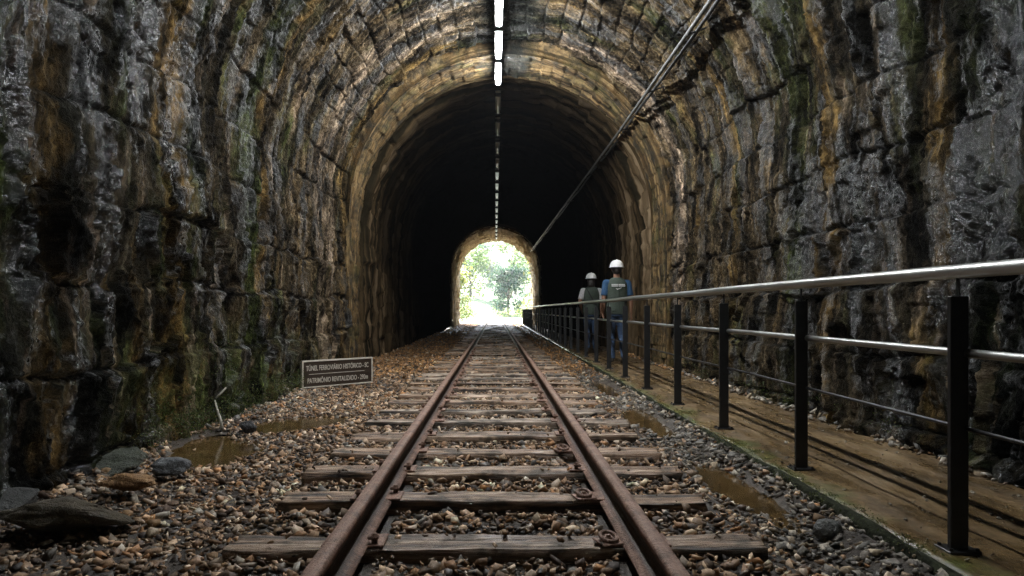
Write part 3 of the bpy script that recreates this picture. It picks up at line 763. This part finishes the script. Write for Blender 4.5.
# ------------------------------------------------------------------ fallen rocks, sticks, moss
def rock(name, loc, dims, rz, seed, colr, label, grp=None, tiltx=0.0, tilty=0.0):
    bm = bmesh.new(); rnd = random.Random(seed)
    for k in range(18):
        v = Vector((rnd.gauss(0,1),rnd.gauss(0,1),rnd.gauss(0,1))).normalized()
        bm.verts.new((v.x,v.y,v.z*1.0))
    bmesh.ops.convex_hull(bm, input=bm.verts)
    for v in [v for v in bm.verts if not v.link_faces]: bm.verts.remove(v)
    bmesh.ops.bevel(bm, geom=bm.edges[:], offset=.05, segments=1, affect='EDGES')
    bmesh.ops.triangulate(bm, faces=bm.faces[:])
    for _ in range(3): bmesh.ops.subdivide_edges(bm, edges=bm.edges[:], cuts=1, use_grid_fill=True)
    co = np.array([v.co[:] for v in bm.verts])
    n = fbm(co[:,0]*2.2+seed, co[:,1]*2.2+co[:,2]*1.7, 4, seed)-.5
    n2 = ridg(co[:,2]*4+seed, co[:,0]*1.4+co[:,1], 3, seed+4)-.5
    for v,a,b in zip(bm.verts,n,n2): v.co = Vector((v.co.x*dims[0]/2, v.co.y*dims[1]/2, v.co.z*dims[2]/2))*(1+.25*a+.10*b)
    o = bmobj(name, bm, M['boulder'], None, False); me = o.data
    at = me.attributes.new('tint','FLOAT_COLOR','POINT'); c = np.ones((len(me.vertices),4),np.float32)
    m_ = .75+.6*fbm(co[:,0]*3,co[:,1]*3+co[:,2],3,seed+9); c[:,:3] = np.array(colr)[None]*m_[:,None]
    at.data.foreach_set('color', c.ravel()); me.polygons.foreach_set('use_smooth',[True]*len(me.polygons))
    o.location = loc; o.rotation_euler = (tiltx,tilty,rz); tag(o,label,'rock',grp); return o
GR='fallen rocks along the foot of the left wall'
rock('rock',(-1.88,3.12,-.15),(.56,.42,.16),.2,3,(.06,.045,.024),'large flat wet brown rock in the lower left corner',GR,-.25,.12)
rock('rock',(-1.93,3.72,-.15),(.32,.24,.10),-.1,12,(.26,.14,.055),'small flat orange rock behind the large wet one',GR,-.1,0)
rock('rock',(-1.86,4.08,-.155),(.24,.18,.12),.5,21,(.11,.115,.12),'grey blue rock at the edge of the left puddle',GR)
rock('rock',(-1.93,5.55,-.165),(.16,.12,.10),.5,33,(.03,.03,.032),'small black rock standing in the left puddle',GR)
rock('rock',(-2.0,2.62,-.225),(.36,.30,.09),1.0,41,(.04,.036,.028),'dark grey rock at the bottom left edge of the picture',GR)
rock('rock',(-2.42,3.42,-.17),(.42,.5,.15),.3,47,(.035,.035,.032),'black wet rock wedged between wall and large flat rock',GR)
rock('rock',(-2.30,4.35,-.19),(.30,.6,.16),.1,51,(.04,.045,.03),'mossy dark rock at the wall foot beside the puddle',GR)
rock('rock',(1.42,3.05,-.19),(.15,.12,.09),.3,61,(.13,.13,.12),'flat grey stone against the walkway kerb')
bm = bmesh.new(); tube(bm,[(-2.17,5.65,-.20),(-2.20,5.68,-.12),(-2.245,5.72,-.04),(-2.27,5.75,.02)],[.014,.012,.010,.006],8)
tag(bmobj('stick', bm, M['dirtwood'], None, True),'pale thin stick leaning against the foot of the left wall','stick')
bm = bmesh.new(); tube(bm,[(-2.28,5.80,.03),(-2.25,5.84,.07),(-2.22,5.86,.11)],[.008,.010,.006],8)
tag(bmobj('stick', bm, M['dirtwood'], None, True),'short pale twig caught on the wall above the leaning stick','stick')
# moss tufts: many small leaves on the wall foot
def leaf_cloud(C, r, n, size, cols, jz=1.0):
    C=np.asarray(C); N=len(C)*n
    ctr = np.repeat(C,n,0)+RNG.normal(0,1,(N,3))*np.array([r,r,r*jz])
    s = size*RNG.uniform(.5,1.3,N)
    a = RNG.normal(0,1,(N,3)); a/=np.linalg.norm(a,axis=1,keepdims=True)
    b = np.cross(a,RNG.normal(0,1,(N,3))); b/=np.linalg.norm(b,axis=1,keepdims=True)
    V = np.stack([ctr-a*s[:,None], ctr+b*s[:,None]*.45, ctr+a*s[:,None], ctr-b*s[:,None]*.45],1).reshape(-1,3)
    Fq = np.arange(N*4).reshape(-1,4)
    cc = np.asarray(cols)[RNG.integers(0,len(cols),N)]*RNG.uniform(.6,1.3,(N,1))
    return V,Fq,np.repeat(cc,4,0)
def leafmesh(name, parts, mat, parent=None):
    V=np.concatenate([p[0] for p in parts]); base=0; Fs=[]
    for p in parts: Fs.append(p[1]+base); base+=len(p[0])
    me=npmesh(name,V,np.concatenate(Fs),smooth=False); c=np.concatenate([p[2] for p in parts])
    at=me.attributes.new('tint','FLOAT_COLOR','POINT'); at.data.foreach_set('color',np.concatenate([c,np.ones((len(c),1))],1).astype(np.float32).ravel())
    return link(name,me,mat,parent)
t = NT('leaf'); at_ = t.n('ShaderNodeAttribute'); at_.attribute_name='tint'
tr = t.n('ShaderNodeBsdfTranslucent'); t.l(at_.outputs['Color'], tr.inputs[0]); mx = t.n('ShaderNodeMixShader'); mx.inputs[0].default_value=.35
t.set(color=at_.outputs['Color'], rough=.6); out = t.t.nodes['Material Output']; t.l(t.p.outputs[0],mx.inputs[1]); t.l(tr.outputs[0],mx.inputs[2]); t.l(mx.outputs[0],out.inputs[0])
M['leaf']=t.m
MC=[]
for k in range(260):
    y = RNG.uniform(4.6,8.4); z = -.16+abs(RNG.normal(0,.16)); MC.append((-2.36-.02*z+RNG.normal(0,.03)+.08*(z<0), y, z))
for k in range(60): MC.append((-2.34+RNG.normal(0,.03), RNG.uniform(5.4,6.6), RNG.uniform(-.1,.45)))
for k in range(50): MC.append((2.66+RNG.normal(0,.04), RNG.uniform(4.5,12), -.1+abs(RNG.normal(0,.08))))
mo = leafmesh('moss',[leaf_cloud(MC,.035,34,.008,[(.05,.085,.015),(.09,.12,.02),(.03,.05,.012),(.10,.085,.02)])],M['leaf']); tag(mo,'green moss and tiny leaves on the foot of the wall','moss',kind='stuff')
KC=[(1.60+RNG.normal(0,.03),RNG.uniform(2.6,5.2),-.15) for k in range(110)]
mo = leafmesh('moss',[leaf_cloud(KC,.022,16,.006,[(.06,.08,.018),(.10,.11,.03)],.3)],M['leaf']); tag(mo,'thin green moss growing along the walkway kerb','moss',kind='stuff')
DP = np.stack([RNG.uniform(1.62,2.7,420),RNG.uniform(2.2,12,420),np.full(420,-.152)],-1)
sz = RNG.uniform(.006,.03,420)*np.where(RNG.random(420)<.1,1.6,1); dr = scatter('gravel',DP,sz,np.array([.30,.26,.2])*RNG.uniform(.3,1.3,(420,1)),M['stone']); tag(dr,'small chips of stone scattered on the muddy walkway','gravel',kind='stuff')

# ------------------------------------------------------------------ people (backs to the camera, walking away)
def remeshed(name, bm, mat, parent, voxel=.011, smooth=4):
    me = bpy.data.meshes.new(name); bmesh.ops.recalc_face_normals(bm, faces=bm.faces); bm.to_mesh(me); bm.free()
    o = bpy.data.objects.new(name, me); col.objects.link(o)
    md = o.modifiers.new('r','REMESH'); md.mode='VOXEL'; md.voxel_size = voxel
    ms = o.modifiers.new('s','SMOOTH'); ms.iterations = smooth; ms.factor=.5
    bpy.context.view_layer.update()
    m2 = bpy.data.meshes.new_from_object(o.evaluated_get(bpy.context.evaluated_depsgraph_get())); bpy.data.objects.remove(o)
    m2.name = name; m2.materials.clear(); m2.materials.append(mat)
    return link(name, m2, None, parent, True)
def ball(bm, c, r, sx=1, sy=1, sz=1):
    bmesh.ops.create_uvsphere(bm,u_segments=16,v_segments=10,radius=r,matrix=Matrix.Translation(c)@Matrix.Diagonal((sx,sy,sz,1)))
def limb(bm, pts, rads, n=14):
    tube(bm, pts, rads, n)
    for p,r in zip(pts,rads): ball(bm,p,r*.99)
def person(loc, k, label, shirt, pose, rz=0.0, hairlong=False, strap=False, backprint=False):
    """k scales a 1.76 m figure; faces +y"""
    r = empty('person', loc, rz); r.scale=(k,k,k); tag(r,label,'person')
    J = pose
    # body
    bm = bmesh.new()
    loft(bm,[(0,0,.86,.13,.10),(0,0,.95,.158,.115),(0,0,1.05,.140,.10),(0,.0,1.15,.142,.10),(0,0,1.28,.165,.11),(0,-.005,1.38,.172,.105),(0,-.005,1.44,.14,.085),(0,0,1.49,.06,.06)])
    tube(bm,[(0,0,1.44),(0,.01,1.50),(0,.02,1.60)],[.062,.056,.055],14)
    ball(bm,(0,.025,1.655),.098,.80,1.0,1.18); ball(bm,(0,.06,1.60),.06,.85,.9,.9)      # skull, jaw
    ball(bm,(0,.128,1.635),.016,.8,1.2,1.4)                                               # nose
    for s in (-1,1):
        ball(bm,(s*.080,.02,1.640),.020,.45,.8,1.5)                                       # ears
        ball(bm,(s*.032,.108,1.662),.013)                                                 # eyes
    ball(bm,(0,.112,1.598),.016,1.5,.6,.5)                                                # mouth
    for s,(sh,el,wr) in ((-1,J['l']),(1,J['r'])):
        limb(bm,[(s*.13,0,1.40),sh],[.055,.056]); limb(bm,[sh,tuple((np.array(sh)+el)/2),el],[.052,.045,.037]); limb(bm,[el,tuple((np.array(el)*.6+np.array(wr)*.4)),wr],[.038,.035,.025])
        w = Vector(wr); d = (w-Vector(el)).normalized(); fw = Vector((0,1,0)); fw = (fw-d*fw.dot(d)).normalized(); pl = d.cross(fw)
        pc = w+d*.05; 
        for a in (-.5,0,.5): limb(bm,[w, w+d*.085+fw*a*.05],[.019,.019],10)
        for q,(off,ln) in enumerate(((.036,.068),(.013,.078),(-.011,.072),(-.034,.056))):
            b0 = w+d*.082+fw*off; b1 = b0+d*ln*.5; b2 = b1+(d*.8-pl*s*.5*1.0).normalized()*ln*.5
            limb(bm,[b0,b1,b2],[.0095,.0088,.0075],8)
        t0 = w+d*.03+fw*.03; t1 = t0+(d*.6+fw*.8).normalized()*.035; t2 = t1+(d*.95+fw*.2).normalized()*.035
        limb(bm,[t0,t1,t2],[.0125,.011,.009],8)
    for s,(hp,kn,an,toe) in ((-1,J['ll']),(1,J['rl'])):
        limb(bm,[hp,tuple((np.array(hp)+kn)/2),kn],[.082,.070,.052]); limb(bm,[kn,tuple(np.array(kn)*.65+np.array(an)*.35),an],[.052,.052,.036]); limb(bm,[an,toe],[.036,.03])
    remeshed('body',bm,M['skin'],r,.0075,2)
    # trousers
    bm = bmesh.new()
    loft(bm,[(0,0,.82,.155,.118),(0,0,.90,.176,.130),(0,0,.98,.172,.126),(0,0,1.04,.158,.116)])
    for s,(hp,kn,an,toe) in ((-1,J['ll']),(1,J['rl'])):
        kn_=np.array(kn); an_=np.array(an)
        limb(bm,[hp,tuple((np.array(hp)+kn_)/2),kn,tuple((kn_+an_)/2),tuple(an_+np.array((0,0,.01)))],[.096,.084,.068,.066,.060])
    remeshed('trousers',bm,M['jeans'],r,.011,3)
    # shirt
    bm = bmesh.new()
    loft(bm,[(0,0,.93,.165,.120),(0,0,1.05,.158,.115),(0,0,1.28,.180,.122),(0,-.005,1.38,.188,.115),(0,-.005,1.45,.135,.085),(0,0,1.495,.068,.066)])
    for s,(sh,el,wr) in ((-1,J['l']),(1,J['r'])):
        e = np.array(el); h = np.array(sh); limb(bm,[(s*.12,0,1.40),sh],[.066,.070]); tube(bm,[sh,tuple(h+(e-h)*.45),tuple(h+(e-h)*.80)],[.070,.064,.060],14)
    remeshed('shirt',bm,shirt,r,.011,3)
    bm = bmesh.new()
    loft(bm,[(0,0,.86,.192,.145),(0,0,.93,.190,.142),(0,0,1.06,.178,.132),(0,0,1.20,.186,.136),(0,0,1.32,.196,.138),(0,-.005,1.40,.185,.128),(0,-.005,1.455,.150,.098),(0,0,1.50,.078,.078)],28)
    v = remeshed('vest',bm,M['vest'],r,.011,3)
    bm = bmesh.new()
    for z in (.93,1.12): box(bm,-.13,.13,-.150,-.130,z-.004,z+.004,.002)
    tube(bm,[(0,-.150,.90),(0,-.146,1.42)],.004,6); bmobj('seam',bm,M['vest'],v)
    if backprint:
        bm = bmesh.new()
        rb = random.Random(4)
        for z in (1.375,1.350):
            x=-.115
            while x<.11:
                w_=rb.uniform(.012,.022); box(bm,x,x+w_,-.1445,-.120,z-.0075,z+.0075); x+=w_+.005
        tube(bm,[(-.045,-.142,1.312),(-.02,-.143,1.292),(.055,-.143,1.318)],[.003,.012,.004],8,True,.8)
        bmobj('back_print',bm,M['helmet'],v)
    if strap:
        bm = bmesh.new(); pts=[(-.105,-.03,1.475),(-.09,-.125,1.41),(-.03,-.153,1.29),(.05,-.155,1.15),(.13,-.138,1.02),(.19,-.05,.93)]
        tube(bm,pts,.016,8,True,.45); tube(bm,[(-.105,-.03,1.475),(-.09,.11,1.40),(.05,.155,1.15),(.19,.06,.95)],.016,8,True,.45); bmobj('bag_strap',bm,M['strap'],r)
    # boots
    for s,(hp,kn,an,toe) in ((-1,J['ll']),(1,J['rl'])):
        bm = bmesh.new(); a=np.array(an); tt=np.array(toe)
        limb(bm,[tuple(a+(0,0,.05)),tuple(a+(0,-.01,-.01))],[.048,.05]); limb(bm,[tuple(a+(0,-.02,-.03)),tuple((a+tt)/2+(0,0,-.015)),tuple(tt+(0,.02,-.012))],[.042,.044,.036])
        remeshed('boot',bm,M['boot'],r,.009,2)
    # hair
    bm = bmesh.new(); ball(bm,(0,.008,1.665),.106,.84,1.0,1.15)
    if hairlong: loft(bm,[(0,-.06,1.46,.055,.02),(0,-.055,1.52,.082,.05),(0,-.03,1.62,.088,.075)],16)
    else: loft(bm,[(0,-.03,1.565,.055,.045),(0,-.02,1.62,.080,.08)],16)
    for v_ in list(bm.verts):
        if v_.co.y > .075: v_.co.y = .075
    remeshed('hair',bm,M['hair'],r,.009,2)
    # helmet: dome, ridge and brim
    hl = bmesh.new(); prof=[]
    for i_ in range(9):
        a=i_/8*math.pi/2; prof.append((0,.015,1.685+.125*math.sin(a)**.9,max(.004,.118*math.cos(a)**.8),max(.004,.142*math.cos(a)**.8)))
    loft(hl,[(0,.02,1.678,.128,.160),(0,.02,1.688,.130,.162)]+prof,26)
    tube(hl,[(0,-.118,1.70),(0,-.090,1.768),(0,.0,1.806),(0,.09,1.778),(0,.15,1.70)],[.010,.013,.014,.013,.010],8)
    loft(hl,[(0,.14,1.676,.085,.055),(0,.14,1.684,.085,.055)],20)
    h = bmobj('helmet',hl,M['helmet'],r,True)
    bm = bmesh.new(); loft(bm,[(0,.01,1.655,.100,.118),(0,.01,1.680,.102,.122)],20); bmobj('helmet_band',bm,M['strap'],h)
    return r
walkA = dict(l=((-.185,0,1.40),(-.235,-.02,1.13),(-.225,.06,.90)), r=((.185,0,1.40),(.245,-.02,1.13),(.262,.05,.88)),
             ll=((-.085,0,.90),(-.09,.07,.50),(-.095,-.03,.10),(-.10,.13,.05)), rl=((.085,0,.90),(.09,.01,.49),(.095,-.16,.13),(.10,-.02,.055)))
walkB = dict(l=((-.18,0,1.40),(-.262,-.05,1.15),(-.215,.08,.98)), r=((.18,0,1.40),(.235,.03,1.14),(.23,.12,.93)),
             ll=((-.085,0,.90),(-.09,.02,.49),(-.09,-.13,.12),(-.09,.01,.05)), rl=((.085,0,.90),(.09,.09,.51),(.095,.03,.10),(.10,.19,.05)))
person((2.03,11.9,-.150),.96,'taller person in white hard hat, blue shirt and dark green vest walking away',M['blue'],walkA,0.03,backprint=True)
person((2.02,15.0,-.150),.93,'shorter person in white hard hat with black strap across the back',M['white'],walkB,-.05,hairlong=True,strap=True)

# ------------------------------------------------------------------ outside the far mouth
hm = NT('sunlit hillside scrub'); v = hm.coord('Object')
M['hill'] = hm.set(color=hm.ramp(hm.noise(v,.35,7,.7),[(.35,(.05,.085,.03)),(.6,(.11,.16,.06)),(.8,(.20,.24,.11))]), rough=.9, normal=hm.bump(hm.noise(v,1.5,6,.7),1,.5))
hx = np.linspace(-160,160,90); hy = np.linspace(62,380,70); HX,HY = np.meshgrid(hx,hy,indexing='ij')
HZ = -.3 + sst(78,330,HY)*34 + np.abs(HX-2)*sst(60,100,HY)*.20 + 5*(fbm(HX*.04,HY*.04,4,9)-.5)*sst(70,120,HY)
h = link('hillside', npmesh('hillside', np.stack([HX,HY,HZ-.05],-1), gridfaces(*HX.shape)), M['hill']); tag(h, kind='structure')
pm = ground_material('pale dry gravel', [(.10,.09,.07),(.17,.16,.13),(.24,.23,.2)]); 
bm = bmesh.new(); 
vs=[bm.verts.new(p) for p in ((-3,46.7,-.16),(1.5,46.7,-.16),(3.5,58,-.12),(3,75,-.1),(-6,75,-.1),(-4,58,-.12))]; bm.faces.new(vs); o=bmobj('path',bm,pm); tag(o,kind='structure')
M['bark'] = simple('bark',(.12,.09,.06),.9,0,12,.4,.6,.02)
def tree(x,y,z0,H,cr,label,cols,seed,n=3200,ls=.16,wz=.8):
    r = empty('tree',(x,y,z0)); tag(r,label,'tree','trees outside the far tunnel mouth'); rd=random.Random(seed)
    bm=bmesh.new(); tube(bm,[(0,0,-.3),(rd.uniform(-.1,.1),0,H*.35),(rd.uniform(-.3,.3),rd.uniform(-.2,.2),H*.8)],[H*.03,H*.022,H*.008],8)
    cl=[]
    for k in range(13):
        a=rd.uniform(0,6.28); q=rd.uniform(.3,.95); b0=(0,0,H*rd.uniform(.3,.6)); e=(cr*q*math.cos(a),cr*q*math.sin(a),H*rd.uniform(.22,.98))
        tube(bm,[b0,tuple((np.array(b0)+e)/2+np.array((0,0,.1))),e],[H*.012,H*.008,H*.003],6); cl.append(e)
        for _ in range(2): cl.append((e[0]+rd.uniform(-.3,.3)*cr,e[1]+rd.uniform(-.3,.3)*cr,e[2]+rd.uniform(-.12,.12)*H))
    bmobj('trunk',bm,M['bark'],r)
    leafmesh('crown',[leaf_cloud(cl,cr*.22,n//len(cl),ls,cols,wz)],M['leaf'],r)
G1=[(.10,.16,.04),(.14,.20,.05),(.07,.11,.03)]; G2=[(.05,.10,.06),(.07,.13,.075),(.04,.07,.045)]; G3=[(.20,.22,.05),(.26,.26,.07),(.14,.18,.04)]
tree(4.3,50.5,-.2,6.0,2.3,'yellow green leafy tree against the right side of the far mouth',G3,1)
tree(-4.6,51.5,-.2,4.0,2.0,'low yellow green bush tree at the left side of the far mouth',G3,2)
tree(1.6,88,-.1,6.0,2.0,'dark blue green tree in the middle of the far mouth',G2,3,3600,.2)
tree(-3.6,104,1.5,8,3.2,'pale green tree left of the dark one beyond the tunnel',G1,4,3000,.22)
tree(6.2,92,.8,9,3.2,'tall green tree at the right beyond the tunnel',G1,5,3200,.22)
tree(-7.5,84,1,7,2.8,'light green tree at the far left beyond the tunnel',G3,6,2600,.2)
tree(3.4,122,3.5,9,3.4,'green tree on the slope behind the dark middle tree',G1,7,2600,.25)
tree(-1.2,140,5,8,3.5,'pale tree highest on the hazy slope',G2,8,2600,.25)
UC=[(RNG.uniform(1.9,4),RNG.uniform(47.2,52),RNG.uniform(-.1,1.4)) for k in range(50)]+[(-RNG.uniform(1.95,3.6),RNG.uniform(47.2,52),RNG.uniform(-.1,1.6)) for k in range(50)]+[(RNG.uniform(-9,9),RNG.uniform(72,84),RNG.uniform(-.1,.8)) for k in range(90)]
u = leafmesh('undergrowth',[leaf_cloud(UC,.25,60,.07,G3+G1)],M['leaf']); tag(u,'bright green undergrowth around the far tunnel mouth','undergrowth',kind='stuff')

# haze: damp air
hz = NT('damp air'); hz.t.nodes.remove(hz.p); vp = hz.n('ShaderNodeVolumePrincipled'); vp.inputs['Color'].default_value=(.95,.97,1,1); vp.inputs['Density'].default_value=.0004; vp.inputs['Anisotropy'].default_value=.3
hz.l(vp.outputs[0], hz.t.nodes['Material Output'].inputs['Volume'])
USE_HAZE=True
if USE_HAZE:
    bm=bmesh.new(); box(bm,-420,420,-420,420,-1.6,75); o=bmobj('haze',bm,hz.m); tag(o,'thin pale damp air','haze',kind='stuff')

# ------------------------------------------------------------------ light, sky, camera
SUN_EL, SUN_AZ = math.radians(50), math.radians(338)   # sky rotation: clockwise from +Y
wd = bpy.data.worlds.new('World'); sc.world = wd; wd.use_nodes=True; nt=wd.node_tree
sky = nt.nodes.new('ShaderNodeTexSky'); sky.sky_type='NISHITA'; sky.sun_disc=False; sky.sun_elevation=SUN_EL; sky.sun_rotation=SUN_AZ; sky.air_density=1.2; sky.dust_density=3
bg = nt.nodes['Background']; bg.inputs['Strength'].default_value=.11; nt.links.new(sky.outputs[0],bg.inputs[0])
sl = bpy.data.lights.new('sun','SUN'); sl.energy=3.6; sl.angle=math.radians(.5); sl.color=(1,.95,.88)
so = bpy.data.objects.new('sun',sl); col.objects.link(so)
d = Vector((math.sin(SUN_AZ)*math.cos(SUN_EL), math.cos(SUN_AZ)*math.cos(SUN_EL), math.sin(SUN_EL)))
so.rotation_euler = d.to_track_quat('Z','Y').to_euler()
cam = bpy.data.cameras.new('camera'); co = bpy.data.objects.new('camera',cam); col.objects.link(co); sc.camera=co
co.location=(0,0,CAMZ); co.rotation_euler=(math.radians(90),0,0); cam.sensor_width=36; cam.lens=36*F/1024; cam.clip_end=2000; cam.clip_start=.05
cam.shift_x=(512-VX)/1024; cam.shift_y=-(288-VY)/1024
cam.dof.use_dof=True; cam.dof.focus_distance=9; cam.dof.aperture_fstop=11.0
sc.view_settings.view_transform='Standard'; sc.view_settings.look='None'; sc.view_settings.exposure=3.9; sc.view_settings.gamma=1
sc.render.engine='CYCLES'; cy=sc.cycles
cy.use_denoising=True; cy.denoising_prefilter='NONE'; cy.denoiser='OPENIMAGEDENOISE'; cy.sample_clamp_indirect=4; cy.max_bounces=7; cy.diffuse_bounces=4; cy.glossy_bounces=3; cy.volume_bounces=0; cy.caustics_reflective=False; cy.caustics_refractive=False
cy.volume_step_rate=5; cy.volume_max_steps=64
